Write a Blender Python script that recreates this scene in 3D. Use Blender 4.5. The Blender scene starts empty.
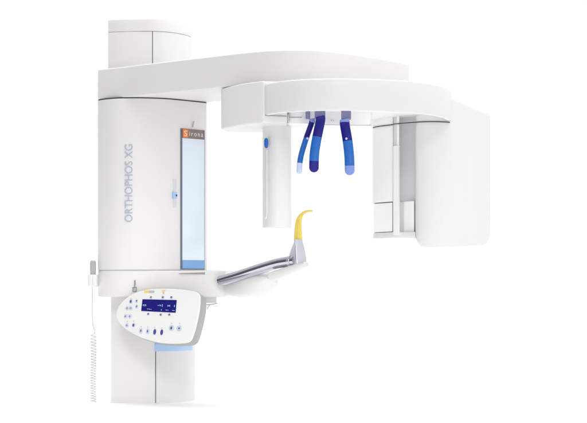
import bpy, bmesh, math, random
from mathutils import Vector, Matrix
random.seed(4)
C = bpy.context.scene.collection
S = 0.00064          # metres per photo pixel per metre of distance
D0 = 5.0             # camera distance to the plane Y = 0
ZF = 0.365           # height of the lens above the floor
PI = math.pi

def X(px, Y): return (px - 293.5) * S * (D0 + Y)
def W(px, py, Y): return Vector((X(px, Y), Y, (290 - py) * S * (D0 + Y) + ZF))
def Z(h): return h + ZF                      # h = height relative to the lens

# ------------------------------------------------------------------ materials
def mat(name, col, rough=0.4, metal=0.0, coat=0.0, bump=0.0, bscale=300, emit=None, estr=0, spec=0.5, mottled=0.0):
    m = bpy.data.materials.new(name); m.use_nodes = True
    nt = m.node_tree; b = nt.nodes['Principled BSDF']
    b.inputs['Base Color'].default_value = (*col, 1)
    b.inputs['Roughness'].default_value = rough
    b.inputs['Metallic'].default_value = metal
    b.inputs['Coat Weight'].default_value = coat
    b.inputs['Coat Roughness'].default_value = 0.12
    b.inputs['Specular IOR Level'].default_value = spec
    tc = nt.nodes.new('ShaderNodeTexCoord')
    nz = nt.nodes.new('ShaderNodeTexNoise'); nz.inputs['Scale'].default_value = bscale
    nz.inputs['Detail'].default_value = 3
    nt.links.new(tc.outputs['Object'], nz.inputs['Vector'])
    if bump:
        bp = nt.nodes.new('ShaderNodeBump'); bp.inputs['Strength'].default_value = bump
        bp.inputs['Distance'].default_value = 0.0006
        nt.links.new(nz.outputs['Fac'], bp.inputs['Height'])
        nt.links.new(bp.outputs['Normal'], b.inputs['Normal'])
    # a little variation in the finish
    n2 = nt.nodes.new('ShaderNodeTexNoise'); n2.inputs['Scale'].default_value = 6
    nt.links.new(tc.outputs['Object'], n2.inputs['Vector'])
    mr = nt.nodes.new('ShaderNodeMapRange')
    mr.inputs['To Min'].default_value = max(0.02, rough * 0.85); mr.inputs['To Max'].default_value = rough * 1.15
    nt.links.new(n2.outputs['Fac'], mr.inputs['Value']); nt.links.new(mr.outputs['Result'], b.inputs['Roughness'])
    if emit:
        b.inputs['Emission Color'].default_value = (*emit, 1); b.inputs['Emission Strength'].default_value = estr
    return m
M = dict(
    white=mat('white_lacquer', (0.752, 0.740, 0.738), 0.46, coat=0.06, bump=0.05, bscale=700),
    bright=mat('bright_white_lacquer', (0.715, 0.71, 0.712), 0.46, coat=0.06, bump=0.04, bscale=700),
    panel=mat('white_faceplate', (0.755, 0.755, 0.74), 0.45, bump=0.05, bscale=900),
    greyrim=mat('grey_green_plastic', (0.36, 0.37, 0.35), 0.42, bump=0.1, bscale=900),
    lgrey=mat('grey_plastic_and_recess_shade', (0.66, 0.66, 0.68), 0.4, coat=0.1, bump=0.05),
    mgrey=mat('mid_grey_plastic', (0.41, 0.41, 0.42), 0.45, bump=0.1),
    dark=mat('dark_gap', (0.03, 0.03, 0.035), 0.6),
    seam=mat('seam_grey', (0.32, 0.32, 0.33), 0.6),
    chrome=mat('polished_steel', (0.57, 0.555, 0.64), 0.09, metal=1.0),
    satin=mat('satin_aluminium', (0.62, 0.62, 0.70), 0.32, metal=0.75),
    mirror=mat('tinted_mirror', (0.78, 0.87, 0.97), 0.10, metal=0.35, coat=0.5),
    brown=mat('brown_strip', (0.22, 0.17, 0.155), 0.4),
    orange=mat('orange_print', (0.80, 0.22, 0.03), 0.45),
    cream=mat('cream_print', (0.80, 0.74, 0.70), 0.5),
    skyblue=mat('pale_blue_plastic', (0.36, 0.55, 0.82), 0.35, coat=0.3),
    midblue=mat('mid_blue_plastic', (0.19, 0.40, 0.71), 0.35, coat=0.3),
    letter=mat('blue_grey_print', (0.40, 0.43, 0.53), 0.5),
    navy=mat('navy_plastic', (0.006, 0.004, 0.20), 0.4, coat=0.08, spec=0.3),
    blue=mat('blue_plastic', (0.010, 0.125, 0.48), 0.38, coat=0.1, spec=0.35),
    periwinkle=mat('periwinkle_plastic', (0.18, 0.27, 0.64), 0.38, coat=0.1),
    paleblue=mat('ice_blue_plastic', (0.52, 0.60, 0.84), 0.35, coat=0.3),
    bracket=mat('lavender_grey_bracket', (0.165, 0.17, 0.33), 0.4, coat=0.05),
    yellow=mat('yellow_plastic', (0.76, 0.59, 0.105), 0.36, coat=0.2),
    button=mat('button_blue_grey', (0.50, 0.56, 0.70), 0.45),
    glyph=mat('button_print', (0.06, 0.07, 0.22), 0.5),
    navybtn=mat('navy_button', (0.05, 0.06, 0.28), 0.4),
    yprint=mat('yellow_print', (0.78, 0.58, 0.16), 0.5),
    gprint=mat('grey_print', (0.45, 0.45, 0.44), 0.5),
    screen=mat('blue_screen', (0.006, 0.005, 0.08), 0.25, emit=(0.006, 0.003, 0.14), estr=0.7),
    readout=mat('screen_readout', (0.2, 0.4, 0.45), 0.5, emit=(0.16, 0.36, 0.44), estr=0.55),
    cord=mat('grey_cord', (0.58, 0.58, 0.59), 0.5),
    acrylic=mat('white_acrylic', (0.95, 0.95, 0.955), 0.25, coat=0.4),
    lifted_white=mat('matt_white_lifted', (0.90, 0.89, 0.89), 0.5),  # white lightened in colour to lift dim undersides and inner panels
    floor=mat('white_studio_floor', (0.97, 0.97, 0.97), 0.7, bump=0.05, bscale=60, spec=0.1),
)

# ------------------------------------------------------------------ mesh helpers
class MB:
    def __init__(self): self.v = []; self.f = []; self.mi = []
    def loft(self, rings, cap0=True, cap1=True, closed=True, mi=0):
        base = len(self.v); n = len(rings[0])
        for r in rings: self.v += [tuple(p) for p in r]
        for k in range(len(rings) - 1):
            a = base + k * n; b = a + n
            for i in range(n if closed else n - 1):
                j = (i + 1) % n
                self.f.append((a + i, a + j, b + j, b + i)); self.mi.append(mi)
        if cap0: self.f.append(tuple(base + i for i in reversed(range(n)))); self.mi.append(mi)
        if cap1: self.f.append(tuple(base + (len(rings) - 1) * n + i for i in range(n))); self.mi.append(mi)
        return self
    def prism(self, out, z0, z1, b0=0.003, b1=0.003, n=4, mi=0, ztop=None, b0z=None):
        out = ccw(out); rings = []
        if b0 > 0:
            hz = b0z or b0
            for k in range(n):
                a = PI / 2 * k / n
                rings.append([(x, y, z0 + hz * (1 - math.sin(a))) for x, y in inset(out, b0 * (1 - math.cos(a)))][:])
            rings = rings[::-1]
            rings = [[(x, y, z0 + hz * (1 - math.cos(PI / 2 * k / n))) for x, y in inset(out, b0 * (1 - math.sin(PI / 2 * k / n)))] for k in range(n)]
            rings.append([(x, y, z0 + hz) for x, y in out])
        else: rings.append([(x, y, z0) for x, y in out])
        if b1 > 0:
            rings.append([(x, y, z1 - b1) for x, y in out])
            for k in range(1, n + 1):
                a = PI / 2 * k / n
                rings.append([(x, y, z1 - b1 * (1 - math.sin(a))) for x, y in inset(out, b1 * (1 - math.cos(a)))])
        else: rings.append([(x, y, z1) for x, y in out])
        if ztop: rings = [[(x, y, z if z < (z0 + z1) / 2 else z + ztop(x, y)) for x, y, z in r] for r in rings]
        return self.loft(rings, mi=mi)
    def sweep(self, path, up, hs, ws, n=20, power=2.0, mi=0, caps=True):
        """path: points; up: direction measured by hs; ws: half width across it"""
        rings = []; P = [Vector(p) for p in path]
        for i, p in enumerate(P):
            t = (P[min(i + 1, len(P) - 1)] - P[max(i - 1, 0)]).normalized()
            side = t.cross(Vector(up)).normalized(); u = side.cross(t).normalized()
            r = []
            for k in range(n):
                a = 2 * PI * k / n; c, s = math.cos(a), math.sin(a)
                c = math.copysign(abs(c) ** (2 / power), c); s = math.copysign(abs(s) ** (2 / power), s)
                r.append(p + side * (ws[i] * c) + u * (hs[i] * s))
            rings.append(r)
        return self.loft(rings, caps, caps, mi=mi)
    def box(self, o, u, v, w, mi=0):
        """o corner, edge vectors"""
        o, u, v, w = map(Vector, (o, u, v, w))
        return self.loft([[o, o + u, o + u + v, o + v], [o + w, o + u + w, o + u + v + w, o + v + w]], mi=mi)
    def build(self, name, m, parent=None, sharp=32, flat=False):
        me = bpy.data.meshes.new(name); me.from_pydata(self.v, [], self.f)
        for x in (m if isinstance(m, (list, tuple)) else [m]): me.materials.append(x)
        me.polygons.foreach_set('material_index', self.mi)
        bm = bmesh.new(); bm.from_mesh(me)
        bmesh.ops.recalc_face_normals(bm, faces=bm.faces); bm.to_mesh(me); bm.free()
        if not flat:
            me.polygons.foreach_set('use_smooth', [True] * len(me.polygons))
            me.set_sharp_from_angle(angle=math.radians(sharp))
        me.update()
        o = bpy.data.objects.new(name, me); C.objects.link(o)
        if parent: o.parent = parent; o.matrix_parent_inverse = world_of(parent).inverted()
        return o
def world_of(o):
    return Matrix.Translation(o.location) if o.parent is None else Matrix.Identity(4) if o.type != 'EMPTY' else world_of(o.parent) @ Matrix.Translation(o.location)
def ccw(o):
    a = sum(o[i][0] * o[(i + 1) % len(o)][1] - o[(i + 1) % len(o)][0] * o[i][1] for i in range(len(o)))
    return list(o) if a > 0 else list(o)[::-1]
def inset(o, t):
    if t == 0: return list(o)
    r = []; n = len(o)
    for i in range(n):
        p, q, s = Vector(o[i - 1][:2]), Vector(o[i][:2]), Vector(o[(i + 1) % n][:2])
        e1 = (q - p).normalized(); e2 = (s - q).normalized()
        n1 = Vector((-e1.y, e1.x)); n2 = Vector((-e2.y, e2.x))
        d = max(0.35, 1 + n1.dot(n2)); m = (n1 + n2) * (t / d)
        r.append((q.x + m.x, q.y + m.y))
    return r
def cr(pts, k=6):
    """open Catmull-Rom through pts of any dimension"""
    P = [Vector(p) for p in pts]; out = []
    for i in range(len(P) - 1):
        a = P[i - 1] if i else P[0] * 2 - P[1]
        b, c = P[i], P[i + 1]
        d = P[i + 2] if i + 2 < len(P) else P[-1] * 2 - P[-2]
        for j in range(k):
            t = j / k
            out.append(0.5 * ((2 * b) + (c - a) * t + (2 * a - 5 * b + 4 * c - d) * t * t + (3 * b - a - 3 * c + d) * t ** 3))
    out.append(P[-1]); return out
def plan(pp): return [(X(px, Y), Y) for px, Y in pp]
def curve(pp, k=6): return [tuple(p) for p in cr(plan(pp), k)]
def fillet(o, r, n=5):
    o = ccw(o); out = []
    for i in range(len(o)):
        p, q, s = Vector(o[i - 1]), Vector(o[i]), Vector(o[(i + 1) % len(o)])
        l = min(r, (p - q).length * .45, (s - q).length * .45)
        a = q + (p - q).normalized() * l; b = q + (s - q).normalized() * l
        for k in range(n + 1):
            t = k / n; out.append(tuple((1 - t) ** 2 * a + 2 * t * (1 - t) * q + t * t * b))
    return out
def empty(name, loc):
    o = bpy.data.objects.new(name, None); o.location = loc; o.empty_display_size = .05; C.objects.link(o); return o
def tag(o, **k):
    for a, b in k.items(): o[a] = b

def text_mesh(mb, body, size, frame, mi=0, depth=0.0008, spacing=1.0, fit=None):
    """append flat lettering; frame = (origin, right, up, out) ; fit = (width, height)"""
    cu = bpy.data.curves.new('lettering', 'FONT'); cu.body = body; cu.size = size; cu.space_character = spacing
    cu.extrude = depth / 2; cu.resolution_u = 4
    ob = bpy.data.objects.new('lettering', cu); C.objects.link(ob)
    dg = bpy.context.evaluated_depsgraph_get(); dg.update()
    me = bpy.data.meshes.new_from_object(ob.evaluated_get(dg))
    bpy.data.objects.remove(ob); bpy.data.curves.remove(cu)
    xs = [v.co.x for v in me.vertices]; ys = [v.co.y for v in me.vertices]
    x0, x1, y0, y1 = min(xs), max(xs), min(ys), max(ys)
    sx = fit[0] / (x1 - x0) if fit else 1; sy = fit[1] / (y1 - y0) if fit else 1
    o, r, u, w = map(Vector, frame); base = len(mb.v)
    for v in me.vertices:
        mb.v.append(tuple(o + r * ((v.co.x - x0) * sx) + u * ((v.co.y - y0) * sy) + w * (v.co.z + depth / 2)))
    for p in me.polygons:
        mb.f.append(tuple(base + i for i in p.vertices)); mb.mi.append(mi)
    bpy.data.meshes.remove(me)

# ------------------------------------------------------------------ setting
f = MB(); f.loft([[(-4, -4.5, 0), (4, -4.5, 0), (4, 3, 0), (-4, 3, 0)], [(-4, -4.5, -.05), (4, -4.5, -.05), (4, 3, -.05), (-4, 3, -.05)]])
fl = f.build('floor', M['floor'], flat=True); tag(fl, kind='structure', label='plain bright white studio floor under the machine')

# ------------------------------------------------------------------ the x-ray unit
unit = empty('panoramic_xray_unit', (X(153, .2), .2, 0))
tag(unit, label='white dental panoramic x-ray machine with swivel arm, blue head supports and control panel', category='medical machine')

# ---- column ----
low_l = curve([(111, .055), (120, .048), (135, .042), (155.1, .040)]) + plan([(155.1, .26), (114, .26)])
low_r = curve([(156.2, .040), (168, .050), (181, .085), (190, .13), (195, .185)]) + plan([(192, .26), (156.2, .26)])
col = MB().prism(low_l, 0, Z(.03), 0, 0).build('column', M['white'], unit)
up_l = curve([(108, .10), (120, .088), (135, .081), (152.1, .078)]) + plan([(152.1, .30), (112, .30)])
up_r = curve([(153, .078), (164, .088), (176, .115), (186, .157), (191.7, .20)]) + plan([(188, .30), (153, .30)])
zc0, zc1 = Z(259 * S * 5.078), Z(271.4 * S * 5.078)
b = MB().prism(up_l, Z(.5), zc0 - .0012, 0, .001); b.build('upper_column', M['white'], unit)
MB().prism(up_r, Z(.5), zc0 - .0012, 0, .001).build('column_cover', M['bright'], unit)
MB().prism(low_r, 0, Z(.03), 0, .001).build('column_cover', M['bright'], unit)
# inner core: closes the seams
core_u = curve([(109, .106), (135, .087), (152, .084), (164, .094), (176, .121), (186, .163), (190.7, .206)]) + plan([(187, .295), (113, .295)])
MB().prism(core_u, Z(.5), zc0 + .004, 0, 0).build('column_core', M['seam'], unit)
core_l = curve([(112, .061), (135, .048), (155, .046), (168, .056), (181, .091), (190, .136), (194, .19)]) + plan([(191, .255), (115, .255)])
MB().prism(core_l, 0.0, Z(.02), 0, 0).build('column_core', M['seam'], unit)
cap = curve([(108, .10), (120, .088), (135, .081), (152, .077), (164, .087), (176, .114), (186, .156), (191.7, .20)]) + plan([(188, .30), (112, .30)])
MB().prism(cap, zc0, zc1, .001, .003).build('column_cap', M['white'], unit)
# pale blue band on the lower cover
trim = curve([(154.6, .036), (168, .045), (181, .080), (190, .125), (192.6, .145)]) + plan([(191, .22), (156, .2)])
MB().prism(trim, W(160, 351.4, .04).z, W(160, 343.0, .04).z, .003, .003).build('blue_trim', M['skyblue'], unit)

# ---- carriage ----
car_front = curve([(97.9, .012), (104, -.012), (114, -.038), (128, -.050), (142, -.049), (156, -.040), (168, -.024), (178.5, .000)], 6)
car = car_front + plan([(206.2, .075), (207.0, .10), (202, .28), (103, .28)])
zt, zb = Z(.6078), W(130, 270, -.05).z
carriage = MB().prism(car, zb + .0008, zt, .002, .002).build('carriage', M['white'], unit)
gap_out = inset(ccw(car), .001)
MB().prism(gap_out, zt - .002, Z(.6105), 0, 0).build('gap_shade', M['dark'], carriage)  # dark insert, colour stands in for shade in the open gap
MB().prism(inset(ccw(car), .0025), zb - .004, zb + .004, 0, 0).build('gap_shade', M['gprint'], carriage)  # grey insert, same for the thin lower gap
# mirror panel on the flat front
def flat_frame(p0, p1):
    a, b_ = Vector((X(*p0), p0[1], 0)), Vector((X(*p1), p1[1], 0))
    r = (b_ - a).normalized(); n = Vector((r.y, -r.x, 0))
    if n.y > 0: n = -n
    return a, b_, r, n
fa, fb, fr, fn = flat_frame((178.5, .0), (206.2, .075))
def on_flat(px, py, off=0.0):
    """point of the flat front seen at the photo position"""
    ray = W(px, py, 0) - Vector((0, -D0, ZF)); c = Vector((0, -D0, ZF))
    t = (fa + fn * off - c).dot(fn) / ray.dot(fn)
    return c + ray * t
def plate(mb, quad, n, th, mi=0):
    q = [Vector(p) for p in quad]
    mb.loft([[p - n * .002 for p in q], [p + n * th for p in q]], mi=mi); return mb
UP = Vector((0, 0, 1))
xl, xr = on_flat(180.3, 200), on_flat(204.2, 200)
ztop, zbot = on_flat(180.4, 128.4).z, on_flat(192, 269.3).z
def fq(l, r, z0, z1): return [Vector((l.x, l.y, z0)), Vector((r.x, r.y, z0)), Vector((r.x, r.y, z1)), Vector((l.x, l.y, z1))]
MB_ = MB(); plate(MB_, fq(xl, xr, zbot, ztop), fn, .003)
mf = MB_.build('mirror_frame', mat('mirror_edge', (.15, .16, .22), .35), carriage)
ml, mr_ = on_flat(181.6, 200), on_flat(203.5, 200)
zs = on_flat(181.6, 138).z; zblue = on_flat(192, 260.2).z
plate(MB(), fq(ml, mr_, zblue, zs), fn, .0045).build('mirror', M['mirror'], carriage)
plate(MB(), fq(ml, mr_, zbot + .002, zblue - .0005), fn, .0055).build('blue_trim', M['midblue'], carriage)
plate(MB(), fq(ml, mr_, zs + .0005, ztop - .001), fn, .0055).build('name_strip', M['brown'], carriage)
ob_r = on_flat(187.0, 200)
logo = MB(); plate(logo, fq(ml + fr * .0006, ob_r, zs + .002, ztop - .002), fn, .0062)
wl = (ob_r - ml).length; hs_ = ztop - zs
text_mesh(logo, 'S', .02, (Vector((ml.x, ml.y, zs + .006)) + fr * (wl * .26) + fn * .0063, fr, UP, fn), 1, .0006, fit=(wl * .52, hs_ - .012))
for k in range(4):   # fine ring around the letter
    pass
logo.build('logo_tile', [M['orange'], M['cream']], carriage)
let = MB()
rest = (mr_ - ob_r).length
text_mesh(let, 'irona', .02, (Vector((ob_r.x, ob_r.y, zs + .008)) + fr * (rest * .08) + fn * .0057, fr, UP, fn), 0, .0006, spacing=1.35, fit=(rest * .82, hs_ - .016))
let.build('lettering', M['cream'], carriage)
# little slanted pin above the mirror
p = MB(); a, b2 = on_flat(192.6, 127.2, .001), on_flat(193.9, 121.2, .006)
p.sweep([a + (b2 - a) * (k / 6) for k in range(7)], fn, [.0022] * 7, [.0022] * 7, 10); p.build('pin', M['mgrey'], carriage)
# lettering along the housing
def car_pt(px):
    pts = car_front
    best = min(range(len(pts) - 1), key=lambda i: abs((pts[i][0] / (S * (D0 + pts[i][1])) + 293.5) - px))
    i = max(1, min(len(pts) - 2, best)); q = Vector((*pts[i], 0)); t = Vector((pts[i + 1][0] - pts[i - 1][0], pts[i + 1][1] - pts[i - 1][1], 0)).normalized()
    q = q + t * ((px - (q.x / (S * (D0 + q.y)) + 293.5)) * S * D0)
    return q, t, Vector((t.y, -t.x, 0))
q, t, n = car_pt(132.6)
z0 = W(129, 222, -.05).z; z1 = W(129, 144.3, -.05).z
lt = MB(); text_mesh(lt, 'ORTHOPHOS XG', .03, (Vector((q.x, q.y, z0)) - n * .0012, UP, -t, n), 0, .0022, fit=(z1 - z0, 8.0 * S * 4.95))
lt.build('lettering', M['letter'], carriage)
# slide switch
q, t, n = car_pt(174.6)
sl = MB(); z0, z1 = W(174, 207.5, -.01).z, W(174, 178.8, -.01).z
o = Vector((q.x, q.y, z0)) - t * .006 - n * .003
sl.box(o, t * .012, UP * (z1 - z0), n * .0045); sl.build('switch_slot', M['lgrey'], carriage)
kn = MB(); z0, z1 = W(174, 198.6, -.01).z, W(174, 192.2, -.01).z
o = Vector((q.x, q.y, z0)) - t * .010
kn.box(o, t * .014, UP * (z1 - z0), n * .007); k_ = kn.build('switch_knob', M['skyblue'], carriage)
kn = MB(); kn.box(o + t * .010 + UP * .007 + n * .0072, t * .004, UP * .006, n * .001); kn.build('switch_mark', M['navy'], carriage)

# ---- lower housing of the carriage ----
base_out = curve([(98.2, .016), (104, -.010), (114, -.036), (128, -.048), (142, -.047), (156, -.040), (172, -.036), (190, -.038), (206, -.040), (216, -.038), (222.5, -.028), (226, -.004), (227, .04)], 5) + plan([(224, .2), (103, .27)])
zb0 = W(110, 297, 0).z
base = MB().prism(base_out, zb0, zb - .0012, .005, .003).build('lower_housing', M['white'], unit)
# printed operating symbol
q, t, n = car_pt(134.6)
sy = MB()
def sq(du, dv, w, h, mi=0):
    c = Vector((q.x, q.y, W(134.6, 285.5, -.05).z)) + t * du + UP * dv + n * (.0003 - .0035)
    sy.box(c - t * w / 2 - UP * h / 2, t * w, UP * h, n * .0065, mi)
for dv, w in ((.016, .0028), (.0122, .0042), (.0085, .0036), (.0048, .0045), (.0012, .0028)): sq(0.001, dv, w, .0022)
sq(0, -.0030, .0016, .0050)
sq(-.0055, -.0122, .0017, .0125); sq(.0055, -.0122, .0017, .0125); sq(0, -.0060, .0125, .0017); sq(0, -.0184, .0125, .0017)
sy.build('printed_symbol', mat('symbol_print', (.2, .2, .22), .5), base)
# dark joint under the mirror and white ledge
led = MB()
a_ = [W(179.0, 273.9, -.0400), W(205, 274.4, -.0412), W(205, 272.3, -.0412), W(179.0, 273.3, -.0400)]
led.loft([a_, [v + Vector((0, .02, 0)) for v in a_]])
led.build('joint_gap', M['seam'], base)

# ---- support arm under the bar ----
ap = [(196, 281.0, .110), (206, 281.2, .100), (217, 281.8, .080), (230, 282.9, .045), (245, 283.9, -.008), (257, 283.0, -.060), (264, 280.8, -.098), (268, 278.6, -.125), (270, 277.4, -.140)]
ah = [11.5, 11.8, 12.4, 12.8, 13.6, 12.6, 9.8, 5.8, 1.4]
pts = cr([W(*a) for a in ap], 5); hh = [v.x for v in cr([Vector((h, 0, 0)) for h in ah], 5)]
sa = MB().sweep(pts, (0, 0, 1), [h * S * 4.9 for h in hh], [min(.066, h * S * 4.9 * 1.6) for h in hh], 32, 2.6)
support = sa.build('support_arm', M['panel'], unit, 50)
# small white bracket with a wire under the arm
br = MB(); MB.prism(br, fillet(plan([(199, .02), (217, .02), (216, .06), (199, .06)]), .006), W(208, 303.0, .02).z, W(208, 296.5, .02).z, .002, .002)
brk = br.build('cable_bracket', M['bright'], unit)
wi = MB(); wp = cr([W(200, 304.4, .01), W(206, 304.8, .008), (W(212, 304.3, .008)), W(217, 303.2, .012)], 5)
wi.sweep(wp, (0, 0, 1), [.0013] * len(wp), [.0013] * len(wp), 8)
wp = cr([W(209.5, 304.6, .006), W(209, 306, .005), W(207.8, 307.6, .005), W(207.2, 309.3, .005)], 5)
wi.sweep(wp, (0, 1, 0), [.0012] * len(wp), [.0012] * len(wp), 8)
wi.build('wire', M['seam'], brk)

# ---- chrome bar, holder ----
rp = cr([W(220.3, 280.9, -.050), W(230, 278.2, -.075), W(240, 275.3, -.100), W(257.7, 269.4, -.142), W(275.5, 264.0, -.186), W(286, 261.9, -.212), W(295.5, 260.6, -.236)], 8)
hb = MB().sweep(rp, (0, 0, 1), [.0165] * len(rp), [.0165] * len(rp), 32)
bar = hb.build('handle_bar', M['chrome'], unit, 60)
fe = MB(); d_ = (rp[-1] - rp[-9]).normalized()
fp = [rp[-6] + d_ * (k * .002) for k in range(6)]
fe.sweep(fp, (0, 0, 1), [.0180] * 6, [.0180] * 6, 32); fe.build('collar', M['satin'], bar, 50)
# flat foot of the holder
fo = cr([W(270.6, 277.0, -0.185), W(271.6, 276.7, -0.190), W(274, 275.9, -0.195), W(282, 273.2, -0.210), W(292, 269.5, -0.230), W(300, 266.4, -0.245), W(306.2, 264.2, -0.260)], 5)
fh = [v.x for v in cr([Vector((h, 0, 0)) for h in (1.2, 3.6, 4.7, 4.6, 4.2, 3.6, 2.6)], 5)]
foot = MB().sweep(fo, (0, 0, 1), [h * S * 4.65 for h in fh], [.020 * min(1, h / 4) for h in fh], 24, 3.0).build('holder_foot', M['bright'], unit, 50)
# wedge holder: lofted four-sided body
def ring4(pts, r): return pts
hd = MB(); lv = []
for (py, xl_, xm, xr_, yb) in ((266.5, 290.5, 297.0, 306.0, .0), (263, 288.4, 296.4, 306.8, .0), (257, 288.0, 296.0, 306.2, 0), (248, 291.0, 295.4, 304.4, .0), (241, 294.0, 294.9, 302.6, 0), (239.2, 294.4, 295.3, 302.1, 0)):
    Y0 = -.255
    quad = [W(xm, py, Y0), W(xr_, py, Y0 + .010), W(xr_ - 1, py, Y0 + .05), W(xl_, py, Y0 + .034)]
    z = quad[0].z
    o = fillet([(v.x, v.y) for v in quad], .004, 4)
    lv.append([(x, y, z) for x, y in o])
hd.loft(lv); holder = hd.build('bite_block_holder', M['satin'], unit, 40)

# ---- control panel ----
cam = Vector((0, -D0, ZF))
pn = Vector((-.46, -1, .27)).normalized(); pc = W(160, 316, -.135)
pu = Vector((-pn.y, pn.x, 0)).normalized();
if pu.x < 0: pu = -pu
pv = pn.cross(pu) * -1
if pv.z < 0: pv = -pv
def on_panel(px, py, off=0.0):
    ray = W(px, py, 0) - cam
    return cam + ray * ((pc + pn * off - cam).dot(pn) / ray.dot(pn))
edge = [(115.8, 315.8), (117.5, 308.5), (122.0, 301.8), (130.3, 294.8), (141, 290.6), (151, 288.9), (162, 288.4), (176, 288.8), (188, 290.1), (196, 292.0), (199.6, 295.0), (200.2, 300), (199.4, 310), (196.8, 323), (193.4, 335), (191, 340.2), (187.4, 342.6), (180, 343.5), (170, 343.6), (157, 342.2), (141, 337.6), (128.2, 331.0), (119.6, 323.6)]
ed = cr(edge + [edge[0]], 4)[:-1] if False else None
E = [Vector(e) for e in edge]; ed = []
for i in range(len(E)):
    a, b_, c, d_ = E[i - 1], E[i], E[(i + 1) % len(E)], E[(i + 2) % len(E)]
    for j in range(4):
        t = j / 4; ed.append(0.5 * ((2 * b_) + (c - a) * t + (2 * a - 5 * b_ + 4 * c - d_) * t * t + (3 * b_ - a - 3 * c + d_) * t ** 3))
loc = [((on_panel(*e) - pc).dot(pu), (on_panel(*e) - pc).dot(pv)) for e in ed]
loc = ccw(loc)
def pl(o, off): return [pc + pu * x + pv * y + pn * off for x, y in o]
bd = MB().loft([pl(inset(loc, .010), -.052), pl(inset(loc, .004), -.050), pl(inset(loc, .001), -.044), pl(inset(loc, -.0005), -.02), pl(inset(loc, -.001), -.006), pl(inset(loc, 0.001), -.0035)])
cp = bd.build('control_panel', M['greyrim'], unit, 50)
fpz = MB().loft([pl(inset(loc, .001), -.006), pl(loc, -.0035), pl(inset(loc, .0006), -.0015), pl(inset(loc, .002), -.0003), pl(inset(loc, .004), 0)])
fpz.build('faceplate', M['panel'], cp, 50)
# bracket that carries it
bk = MB(); c0 = pc - pn * .05
bk.box(c0 - pu * .05 - pv * .03, pu * .12, pv * .08, -pn * .09); bk.build('panel_mount', M['white'], cp)
def quad_panel(mb, pts, off, th=.001, mi=0):
    a = [on_panel(*p_) + pn * (off - .0005) for p_ in pts]; mb.loft([a, [v + pn * th for v in a]], mi=mi)
sc = MB(); quad_panel(sc, [(142.6, 299.3), (176.8, 300.1), (175.7, 312.8), (141.2, 311.0)], .0005)
sc.build('screen', M['screen'], cp, flat=True)
def rdash(ro, px, py, w, h): quad_panel(ro, [(px - w / 2, py - h / 2), (px + w / 2, py - h / 2), (px + w / 2, py + h / 2), (px - w / 2, py + h / 2)], .0018)
DASH = ((143.6, 305.3, .5, 1.6), (144.8, 305.0, .9, .4), (144.8, 306.0, .9, .4), (146.0, 305.3, .5, 1.7), (158.6, 305.6, 1.3, .4), (160.3, 305.4, .4, 1.6), (161.2, 305.9, .9, .4), (162.6, 305.7, .4, 2.6), (168.2, 305.9, .5, 1.6), (169.0, 305.9, .9, .4), (170.0, 305.9, .5, 1.6), (174.7, 306.2, .5, 2.0),
                     (148.0, 309.1, 1.2, .5), (149.7, 309.3, 1.1, .5), (151.2, 309.5, 1.0, .4), (161.6, 310.0, .4, 1.4), (166.6, 310.2, 1.3, .5), (168.2, 310.3, .9, .4), (173.2, 310.6, 1.3, .5), (174.6, 310.7, .7, .4))
clusters = []
for d in DASH:
    if clusters and abs(clusters[-1][-1][0] - d[0]) < 2.2 and abs(clusters[-1][-1][1] - d[1]) < 2: clusters[-1].append(d)
    else: clusters.append([d])
for cl in clusters:
    ro = MB()
    x0 = cl[0][0] - cl[0][2] / 2; x1 = cl[-1][0] + cl[-1][2] / 2
    for d in cl: rdash(ro, *d)
    ro.build('screen_readout', M['readout'], cp, flat=True)
def zp(x, y): return (100 + x / 4.892, 280 + y / 4.892)
def button(x, y, rx, ry, style):
    px, py = zp(x, y); c = on_panel(px, py); k = S * 4.85 * 1.18; mb = MB()
    o = [(c + pu * (rx * k * math.cos(a)) + pv * (ry * k * math.sin(a))) for a in [2 * PI * i / 20 for i in range(20)]]
    cc = c
    rings = [[v - pn * .0006 for v in o], [v + pn * .0010 for v in o], [cc + (v - cc) * .88 + pn * .0016 for v in o]]
    mb.loft(rings, mi=0)
    def g(du, dv, w, h):
        o_ = c + pu * (du * k - w * k / 2) + pv * (dv * k - h * k / 2) + pn * .0017
        mb.box(o_, pu * w * k, pv * h * k, pn * .0004, 1)
    if style == 'arrow':
        g(0, 0, .5, 1.5); g(0, .2, 1.4, .5)
    elif style == 'bar': g(-.1, 0, 1.0, .9)
    elif style == 'two': g(-.5, 0, .45, 1.2); g(.5, 0, .45, 1.0)
    elif style == 'sun': g(0, 0, 1.7, 1.5); g(0, 1.0, .6, .7); g(0, -1.0, 1.2, .5)
    elif style == 'tall': g(0, .1, .9, 1.9)
    elif style == 'cross': g(0, 0, 1.7, .6); g(0, 0, .6, 1.7)
    mb.build('button', [M['navybtn'] if style == 'navy' else M['button'], M['glyph']], cp, 40)
for x, y in ((250, 85), (308, 85), (350, 85), (237, 167), (298, 170), (340, 170)): button(x, y, 1.5, 1.2, 'cross' if x != 250 else 'arrow')
for x, y, s in ((152, 105, 'sun'), (180, 103, 'arrow'), (180, 130, 'arrow'), (134, 138, 'two'), (152, 138, 'two'), (126, 178, 'bar'), (147, 178, 'bar'), (133, 222, 'bar'), (165, 221, 'sun')):
    button(x, y, 1.75 if s != 'arrow' else 1.4, 1.9 if s != 'arrow' else 1.6, s)
for x, y, s in ((201, 249, 'tall'), (234, 252, 'tall'), (268, 254, 'navy'), (302, 256, 'navy')):
    button(x, y, 1.7 if s == 'tall' else 1.35, 2.5, s)
for x, y, s in ((350, 235, 'sun'), (388, 237, 'cross')): button(x, y, 2.5, 2.6, s)
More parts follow.
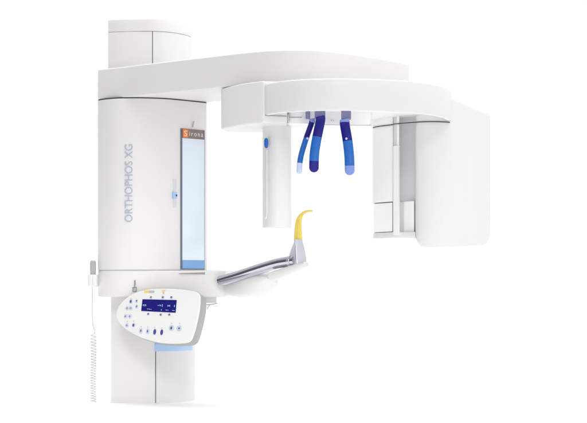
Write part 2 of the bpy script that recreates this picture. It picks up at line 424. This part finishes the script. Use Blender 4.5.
for x, y in ((201, 228), (234, 231), (268, 233), (302, 235), (350, 213), (389, 213), (133, 203), (165, 202), (152, 90)):
    px, py = zp(x, y); mk = MB(); quad_panel(mk, [(px - .35, py - .5), (px + .35, py - .5), (px + .35, py + .5), (px - .35, py + .5)], .0003); mk.build('button_mark', M['letter'], cp, flat=True)
lb = MB()
def lq(x0, y0, x1, y1, mi): quad_panel(lb, [zp(x0, y0), zp(x1, y0), zp(x1, y1), zp(x0, y1)], .0004, mi=mi)
lq(216, 52, 240, 63, 0); lq(240.5, 52, 266, 63, 1); lb.build('printed_label', [M['yprint'], M['gprint']], cp, flat=True); lb = MB()
for k, x in enumerate((219, 225, 231, 236)): pass
a = [zp(300, 50), zp(322, 50), zp(313, 60), zp(309, 60)]; quad_panel(lb, a, .0004, mi=0); lq(308.5, 60.3, 314, 68, 1)
lb.build('warning_mark', [M['yprint'], M['gprint']], cp, flat=True)

# ---- upper arm ----
zt_, zb_ = Z(.7076), Z(.611)
front = curve([(97.9, .011), (112, -.022), (125, -.052), (144, -.106), (170, -.170), (200, -.243), (230, -.315), (255, -.368), (274, -.393), (293, -.402), (315, -.394), (335, -.360), (352, -.318), (380, -.230), (408.3, -.114)], 5)
arm_out = front + plan([(409.2, -.09), (402, .03), (330, .03), (215, .06), (170, .28), (103, .28)])
upper = MB().prism(arm_out, zb_, zt_, .003, .005).build('upper_arm', M['white'], unit, 28)

# ---- rotating arm ----
zr0, zr1 = Z(.5086), Z(.600)
ro_front = curve([(263.6, -.450), (270, -.482), (280, -.518), (300, -.556), (325, -.575), (350, -.576), (380, -.557), (409, -.523), (433, -.462), (444, -.405), (450, -.335), (452.2, -.26)], 6)
ro_out = ccw(ro_front + plan([(450, -.16), (425, -.10), (374, -.154), (290, -.154), (275, -.2), (267, -.38)]))
rb = MB()
i0, i1 = inset(ro_out, .014), inset(ro_out, .0165)
rg = [[(x, y, zr1 - .0) for x, y in inset(ro_out, .008)], [(x, y, zr1 - .0024) for x, y in inset(ro_out, .0024)], [(x, y, zr1 - .008) for x, y in ro_out],
      [(x, y, zr0 + .004) for x, y in ro_out], [(x, y, zr0 + .0012) for x, y in inset(ro_out, .0012)], [(x, y, zr0) for x, y in inset(ro_out, .004)],
      [(x, y, zr0) for x, y in inset(ro_out, .011)], [(x, y, zr0 + .002) for x, y in inset(ro_out, .013)], [(x, y, zr0 + .018) for x, y in i0]]
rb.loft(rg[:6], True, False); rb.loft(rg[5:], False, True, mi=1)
ring = rb.build('rotating_arm', [M['bright'], M['lifted_white']], unit, 35)
# cover plate in the recess, lower than the rim towards the back
cov = fillet(plan([(288.6, -.402), (300, -.408), (330, -.385), (371, -.372), (372, -.30), (289, -.30)]), .012)
pm = MB().prism(cov, Z(.489), Z(.53), .002, .001); pm.build('cover_plate', M['lifted_white'], ring)
# fine joint lines on the cover plate
jl = MB()
wp = [W(px, py, Y) for px, py, Y in ()]
def wire(mb, pts, r=.0011):
    P = cr(pts, 4); mb.sweep(P, (0, 0, 1) if abs((P[-1] - P[0]).z) < abs((P[-1] - P[0]).x) else (0, 1, 0), [r] * len(P), [r] * len(P), 8)
def at_z(px, Y, z): return Vector((X(px, Y), Y, z))
wire(jl, [at_z(317, -.386, Z(.4885)), at_z(335, -.3795, Z(.4885)), at_z(352, -.374, Z(.4885)), at_z(371, -.37, Z(.4885))], .0010)
wire(jl, [at_z(289, -.404, Z(.5078)), at_z(296, -.4075, Z(.5078)), at_z(302, -.4085, Z(.5074))], .0010)
jl.build('joint_line', M['seam'], ring)
# sensor carrier block at the left end
blk = ccw(curve([(221.3, -.276), (223.2, -.296), (231, -.346), (238, -.384), (243, -.404), (252, -.431), (262.6, -.460)], 6) + plan([(264.4, -.460), (266.5, -.453), (287.0, -.440), (287.2, -.17), (226, -.2), (222, -.25)]))
zk = Z(.4855)
block = MB().prism(blk, zk, Z(.6075), .006, .004).build('sensor_carrier', M['white'], unit, 48)
jl = MB()
wire(jl, [at_z(265, -.4585, zr0 - .0006), at_z(276, -.4495, zr0 - .0012), at_z(286.5, -.4425, zr0 - .0016)], .0014)
wire(jl, [at_z(287.7, -.44, zk + .001), at_z(287.7, -.44, Z(.50)), at_z(287.7, -.44, Z(.515))], .0013)
jl.build('joint_line', M['seam'], block)
# sensor
se_out = ccw(curve([(262.6, -.285), (263.4, -.325), (266.0, -.356), (270.5, -.376), (277, -.384), (284.5, -.379), (289.6, -.362), (291.2, -.335)], 4) + plan([(290.6, -.28)]))
zs0 = W(276, 227.2, -.365).z
sens = MB().prism(se_out, zs0, Z(.49), .003, .002).build('sensor_housing', M['white'], unit, 30)
sp = MB(); c = [W(266.2, y, -.378) for y in (148.3, 147.2, 144, 141, 139, 138)]
sp.sweep(c, (1, 0, 0), [.001, .005, .0062, .0062, .005, .002], [.003, .006, .006, .006, .005, .002], 14, 2.6); sp.build('blue_latch', M['blue'], sens)
rd = MB(); c = [W(266.9, y, -.3795) for y in (150, 170, 200, 214)] + [W(265.4, 219, -.376)]
c = cr(c, 3); rd.sweep(c, (1, 0, 0), [.0022] * len(c), [.0022] * len(c), 10); rd.build('guide_rod', M['bright'], sens)

# ---- tube head ----
hf = curve([(415.4, -.290), (416.2, -.303), (419, -.313), (426, -.321), (436, -.322), (447, -.309), (454, -.284), (461, -.215), (468, -.136), (473, -.06), (480, .03), (487, .095), (490.2, .13)], 5)
h_out = ccw(hf + plan([(488, .17), (478, .19), (425, .15), (416.2, -.10)]))
zh0, zh1 = Z(.127), Z(.584)
hm = MB()
cx = sum(p_[0] for p_ in h_out) / len(h_out); cy = sum(p_[1] for p_ in h_out) / len(h_out)
def shr(o, k): return [(cx + (x - cx) * k, cy + (y - cy) * k) for x, y in o]
rings = []
def ztp(x): return 0
for k in range(9):
    a = PI / 2 * k / 8
    rings.append([(x, y, zh0 + .045 * (1 - math.sin(a))) for x, y in shr(h_out, 1 - .20 * (1 - math.cos(a)))])
rings = [[(x, y, zh0 + .052 * (1 - math.cos(PI / 2 * k / 8))) for x, y in shr(h_out, 1 - .20 * (1 - math.sin(PI / 2 * k / 8)))] for k in range(9)]
rings = [[(x, y, z + .020 * (y + .32) / .43) for x, y, z in q_] for q_ in rings]
rings.append([(x, y, zh1 - .016) for x, y in h_out])
for k in range(1, 5):
    a = PI / 2 * k / 4
    rings.append([(x, y, zh1 - .016 * (1 - math.sin(a))) for x, y in inset(h_out, .012 * (1 - math.cos(a)))])
hm.loft(rings); head = hm.build('tube_head', M['bright'], unit, 35)
# dark joint where the head hangs from the arm
jo = MB()
path = [at_z(373.4, -.154, Z(.5035)), at_z(376, -.1785, Z(.5035)), at_z(381, -.2025, Z(.5035)), at_z(387, -.2225, Z(.5035)), at_z(392.6, -.2395, Z(.504)), at_z(394.5, -.257, Z(.504)), at_z(399, -.268, Z(.504)), at_z(407, -.289, Z(.504)), at_z(415, -.306, Z(.504)), at_z(419, -.3145, Z(.504)), at_z(426, -.3225, Z(.504)), at_z(436, -.3235, Z(.504)), at_z(447, -.311, Z(.504)), at_z(449.5, -.303, Z(.504))]
P = cr(path, 5); jo.sweep(P, (0, 0, 1), [.0015] * len(P), [.0025] * len(P), 8); jo.build('joint_gap', M['dark'], head)
# inner side: collimator panel, strip, recess with its shade painted grey
cpan = ccw(curve([(372.6, -.125), (373.4, -.152), (376, -.176), (381, -.200), (387, -.220), (392.8, -.236)], 4) + plan([(395, -.10), (376, -.05)]))
zl = W(384, 202.2, -.2).z
def inner(name, out, z0, z1, m, b=.002): return MB().prism(out, z0, z1, b, b).build(name, M[m], head, 30)
inner('collimator_panel', cpan, zl, Z(.53), 'lifted_white')
strip = fillet(plan([(393.0, -.247), (394, -.254), (398.6, -.270), (400, -.256), (399, -.15), (394, -.15)]), .002)
inner('cover_strip', strip, W(396, 235, -.25).z, W(396, 146, -.25).z, 'lifted_white', .001)
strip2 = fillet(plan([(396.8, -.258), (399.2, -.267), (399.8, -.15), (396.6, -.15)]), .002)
inner('cover_strip', strip2, W(396, 147, -.25).z, Z(.53), 'lifted_white', .001)
strip3 = fillet(plan([(392.6, -.230), (397, -.244), (397, -.14), (393, -.14)]), .002)
inner('backing_strip', strip3, W(396, 150, -.25).z, Z(.53), 'white', .001)
rec = fillet(plan([(399.0, -.218), (402, -.222), (409, -.235), (417, -.255), (418, -.12), (399, -.12)]), .004)
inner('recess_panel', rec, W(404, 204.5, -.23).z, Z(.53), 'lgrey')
wnd = fillet(plan([(373.2, -.150), (374.2, -.168), (392.4, -.238), (394, -.10), (376, -.05)]), .003)
inner('window_block', wnd, W(384, 232, -.2).z, zl - .003, 'acrylic')
wnd2 = fillet(plan([(403.8, -.238), (414.2, -.268), (417, -.12), (404, -.12)]), .003)
inner('window_block', wnd2, W(408, 233, -.25).z, W(404, 202.8, -.24).z + .004, 'acrylic')
crn = fillet(plan([(374, -.150), (393, -.22), (416, -.255), (417, -.06), (376, -.04)]), .004)
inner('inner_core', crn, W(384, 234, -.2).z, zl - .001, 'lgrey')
bot = fillet(plan([(373.0, -.150), (374.2, -.170), (393, -.246), (403, -.264), (415.5, -.288), (418, -.05), (378, -.03)]), .006)
inner('bottom_rim', bot, W(384, 238.6, -.2).z, W(384, 232.6, -.2).z, 'white', .004)

# ---- head supports ----
def support_finger(path, halfw, thick, cuts, cols, brk, side, knob=None):
    P = cr([W(*p_) for p_ in path], 8); n_ = len(P)
    L = [0]
    for i in range(1, n_): L.append(L[-1] + (P[i] - P[i - 1]).length)
    def resample(s0, s1, k):
        r = []
        for j in range(k + 1):
            s = s0 + (s1 - s0) * j / k
            i = max(i for i in range(n_) if L[i] <= s + 1e-9); i = min(i, n_ - 2)
            t = (s - L[i]) / (L[i + 1] - L[i]); r.append(P[i] + (P[i + 1] - P[i]) * t)
        return r
    b_ = MB()
    (x0, y0, x1, y1, Y) = brk
    zc = Z(.5275)
    b_.prism(fillet(plan([(x0, Y), (x1, Y), (x1, Y + .02), (x0, Y + .02)]), .002), W(0, y1, Y).z, zc, .0015, 0)
    root = b_.build('head_support', M['bracket'], unit)
    jn = MB(); jx = (path[0][0], path[0][1] - .3, path[0][2])
    jp = [W(path[0][0] - .2, path[0][1] - 2.2, path[0][2] - .002), W(path[0][0], path[0][1] - 1, path[0][2] - .002), W(path[0][0], path[0][1] + 1.0, path[0][2])]
    jn.sweep(jp, side, [halfw * .95] * 3, [thick * 1.15] * 3, 16, 4.0); jn.build('joint', M['periwinkle'] if cols[2] != 'navy' else M['navy'], root)
    marks = [0] + [c * L[-1] for c in cuts] + [L[-1]]
    for k, nm in enumerate(('dark_band', 'blue_band', 'pad_tip')):
        m_ = 8 if k < 2 else 24
        pts = resample(marks[k], marks[k + 1], m_)
        hw = [halfw] * (m_ + 1); th = [thick] * (m_ + 1)
        if k == 2:
            ln = marks[3] - marks[2]; rr = min(halfw / ln, .9)
            prof = [math.sqrt(max(.004, 1 - max(0, (j / m_ - (1 - rr)) / rr) ** 2)) for j in range(m_ + 1)]
            hw = [halfw * p_ for p_ in prof]; th = [thick * (.3 + .7 * p_) if p_ > .1 else thick * .2 for p_ in prof]
        MB().sweep(pts, side, hw, th, 20, 2.8).build(nm, M[cols[k]], root, 50)
    if knob:
        kb = MB(); c_ = W(*knob); kp = [c_ + Vector((0, .004, 0)), c_, c_ + Vector((0, -.003, 0)), c_ + Vector((0, -.004, 0))]
        kb.sweep(kp, (0, 0, 1), [.0036, .0036, .003, .001], [.0036, .0036, .003, .001], 12); kb.build('screw', M['paleblue'], root)
support_finger([(312.2, 121, -.425), (310.6, 126, -.428), (305.8, 139.5, -.43), (301.2, 155, -.432), (299.6, 165, -.432), (299.3, 174, -.43)], 2.75 * S * 4.57, .008, (.335, .80), ('navy', 'blue', 'paleblue'), (305.6, 110, 310.2, 118.5, -.44), (1, 0.25, 0), (307.4, 138.3, -.440))
support_finger([(320.7, 118.6, -.46), (320.2, 122, -.464), (317.0, 137.4, -.468), (314.6, 152, -.468), (314.0, 162, -.466), (314.0, 172.4, -.46)], 4.85 * S * 4.54, .008, (.35, .79), ('navy', 'blue', 'navy'), (314.6, 110, 325.4, 118.6, -.46), (1, -0.1, 0))
support_finger([(344.6, 121.5, -.45), (345.0, 126, -.455), (347.6, 141.3, -.458), (349.2, 156, -.458), (349.6, 166, -.456), (349.8, 175.2, -.45)], 4.95 * S * 4.55, .008, (.37, .82), ('navy', 'blue', 'periwinkle'), (341.2, 110, 351.0, 119.2, -.455), (1, -0.1, 0), (346.4, 138.6, -.4690))
# small screws on the cover plate
sw = MB()
for px, py in ((331.4, 120.3), (333.4, 120.5)):
    c_ = W(px, py, -.388); sw.sweep([c_ + Vector((0, .004, 0)), c_, c_ + Vector((0, -.0015, 0))], (0, 0, 1), [.0014] * 3, [.0014] * 3, 10)
sw.build('screw', M['mgrey'], ring)

# ---- hand switch holder ----
ho = MB().prism(fillet(plan([(88.2, -.012), (97.0, -.012), (99.5, .03), (88.4, .03)]), .006), W(92, 286.6, 0).z, W(92, 274.6, 0).z, .004, .003)
hold = ho.build('switch_holder', M['white'], unit, 30)
gl = MB(); wire(gl, [W(92.6, 275.5, -.0125), W(92.8, 280, -.0125), W(92.6, 286, -.0125)], .0008); gl.build('joint_line', M['lgrey'], hold)

# ------------------------------------------------------------------ hand switch with coiled cord
hsw = empty('hand_switch', W(93, 274.6, .008))
tag(hsw, label='grey hand switch on a white spiral cord, standing in the holder beside the column', category='hand switch')
c = [W(93, py, .008) for py in (277, 270, 264, 261.4, 260.5)]
MB().sweep(c, (1, 0, 0), [.0088, .0092, .0094, .0088, .006], [.0088, .0092, .0094, .0088, .006], 20, 2.4).build('grip', M['mgrey'], hsw, 40)
c = [W(94.2, py, -.0005) for py in (272.5, 268, 263)]
MB().sweep(c, (1, 0, 0), [.0035] * 3, [.0018] * 3, 12, 3).build('push_button', M['mgrey'], hsw, 40)
cp_ = cr([W(92.3, 286.4, .008), W(92.3, 300, .008), W(92.3, 316, .008), W(93.0, 325, .008), W(94.4, 330, .008), W(94.8, 333, .004)], 6)
turns = 25; top_z = W(93, 333.5, .008).z; bot_z = .006
co = []
for i in range(turns * 16 + 1):
    s = i / (turns * 16); a = 2 * PI * turns * s + .3
    sp_ = s ** .9
    r = (.0082 if i > 8 else .005 + .0032 * i / 8) * (1 + .07 * math.sin(3.1 * s * 25) * math.sin(17 * s))
    co.append(Vector((X(93.2, .008) + r * math.cos(a) + .0012 * math.sin(7 * s), .008 - r * math.sin(a), top_z + (bot_z - top_z) * sp_)))
al = cp_[:-1] + co
MB().sweep(al, (0.02, .03, 1), [.00128] * len(al), [.00128] * len(al), 8).build('cord', M['cord'], hsw, 60)

# ------------------------------------------------------------------ yellow bite block
bp_ = [(298.2, 241.5, -0.232), (298.2, 238, -0.232), (298.1, 231, -0.232), (298.4, 224, -0.232), (299.4, 218.8, -0.233), (301.4, 215.0, -0.235), (304.4, 212.4, -0.236), (308.0, 211.2, -0.237), (311.0, 211.0, -0.238), (312.4, 211.3, -0.238)]
bw = [4.4, 4.4, 3.9, 3.3, 2.7, 2.0, 1.5, 1.15, 1.05, .6]
P = cr([W(*a) for a in bp_], 5); w_ = [v.x * S * 4.64 for v in cr([Vector((w, 0, 0)) for w in bw], 5)]
bb = MB().sweep(P, (0, -1, 0.001), [max(.004, w * .85) for w in w_], w_, 22, 3.0).build('bite_block', M['yellow'], None, 50)
tag(bb, label='curved yellow plastic bite block standing in the silver holder', category='bite block')
nt_ = MB(); nc = [W(311.6, 211.0, -0.2425), W(311.6, 211.0, -0.2335)]
# centre rib along the front of the bite block
rp_ = [W(298.3, 239.0, -0.2455), W(298.3, 231, -0.2445), W(298.6, 224.5, -0.2435), W(299.5, 219.6, -0.2425)]
rp_ = cr(rp_, 5); nt_.sweep(rp_, (1, 0, 0), [.0024] * len(rp_), [.0022] * len(rp_), 10, 2.5)
nt_.build('rib', M['yellow'], bb)

# ------------------------------------------------------------------ light: white studio
w = bpy.data.worlds.new('World'); bpy.context.scene.world = w; w.use_nodes = True
nt = w.node_tree; bg = nt.nodes['Background']
tc = nt.nodes.new('ShaderNodeTexCoord')
dp = nt.nodes.new('ShaderNodeVectorMath'); dp.operation = 'DOT_PRODUCT'
dv = Vector((-.88, -.47, 0)).normalized(); dp.inputs[1].default_value = dv
nt.links.new(tc.outputs['Generated'], dp.inputs[0])
mr = nt.nodes.new('ShaderNodeMapRange'); mr.interpolation_type = 'SMOOTHSTEP'
mr.inputs['From Min'].default_value = 0.22; mr.inputs['From Max'].default_value = 0.97
mr.inputs['To Min'].default_value = 1.02; mr.inputs['To Max'].default_value = 0.12
nt.links.new(dp.outputs['Value'], mr.inputs['Value'])
d2 = nt.nodes.new('ShaderNodeVectorMath'); d2.operation = 'DOT_PRODUCT'; d2.inputs[1].default_value = Vector((.9, -.42, .1)).normalized()
nt.links.new(tc.outputs['Generated'], d2.inputs[0])
m2 = nt.nodes.new('ShaderNodeMapRange'); m2.interpolation_type = 'SMOOTHSTEP'
m2.inputs['From Min'].default_value = 0.30; m2.inputs['From Max'].default_value = 0.95
m2.inputs['To Min'].default_value = 1.0; m2.inputs['To Max'].default_value = 0.86
nt.links.new(d2.outputs['Value'], m2.inputs['Value'])
mu = nt.nodes.new('ShaderNodeMath'); mu.operation = 'MULTIPLY'
nt.links.new(mr.outputs['Result'], mu.inputs[0]); nt.links.new(m2.outputs['Result'], mu.inputs[1])
nt.links.new(mu.outputs['Value'], bg.inputs['Strength'])
bg.inputs['Color'].default_value = (1, 1, 1, 1)

def area(name, loc, target, size, power, col=(1, 1, 1)):
    l = bpy.data.lights.new(name, 'AREA'); l.shape = 'RECTANGLE'; l.size, l.size_y = size; l.energy = power; l.color = col
    o = bpy.data.objects.new(name, l); C.objects.link(o); o.location = loc
    o.rotation_euler = (Vector(target) - Vector(loc)).to_track_quat('-Z', 'Y').to_euler(); return o
area('overhead_softbox', (0.1, .3, 3.5), (0.1, .3, 0), (4.2, 4.0), 100)
area('low_fill', (-.1, -3.6, .09), (0.1, -.2, .95), (2.4, .26), 6)  # added unseen fill, brightens undersides and low front faces

spot_ = area('front_fill', (-.35, -5.6, .5), (-.33, 0, .24), (1.4, .7), 0.25)  # added unseen fill, narrow beam to lift the lower column
spot_.data.spread = math.radians(16)
spot_ = area('floor_fill', (-.1, -4.4, 2.5), (-.28, -.18, .05), (2.2, 1.1), 1.5)  # added unseen fill, washes out the shadow at the column foot
spot_.data.spread = math.radians(15)

# ------------------------------------------------------------------ camera
cd = bpy.data.cameras.new('camera'); co_ = bpy.data.objects.new('camera', cd); C.objects.link(co_)
co_.location = cam; co_.rotation_euler = (PI / 2, 0, 0)
cd.sensor_width = 36; cd.lens = 36 / (587 * S)
cd.shift_y = 78.5 / 587; cd.clip_end = 100
sc_ = bpy.context.scene; sc_.camera = co_
sc_.view_settings.view_transform = 'Standard'; sc_.view_settings.look = 'None'
sc_.view_settings.exposure = 0.12; sc_.view_settings.gamma = 1
sc_.render.engine = 'CYCLES'
sc_.cycles.max_bounces = 10; sc_.cycles.diffuse_bounces = 6
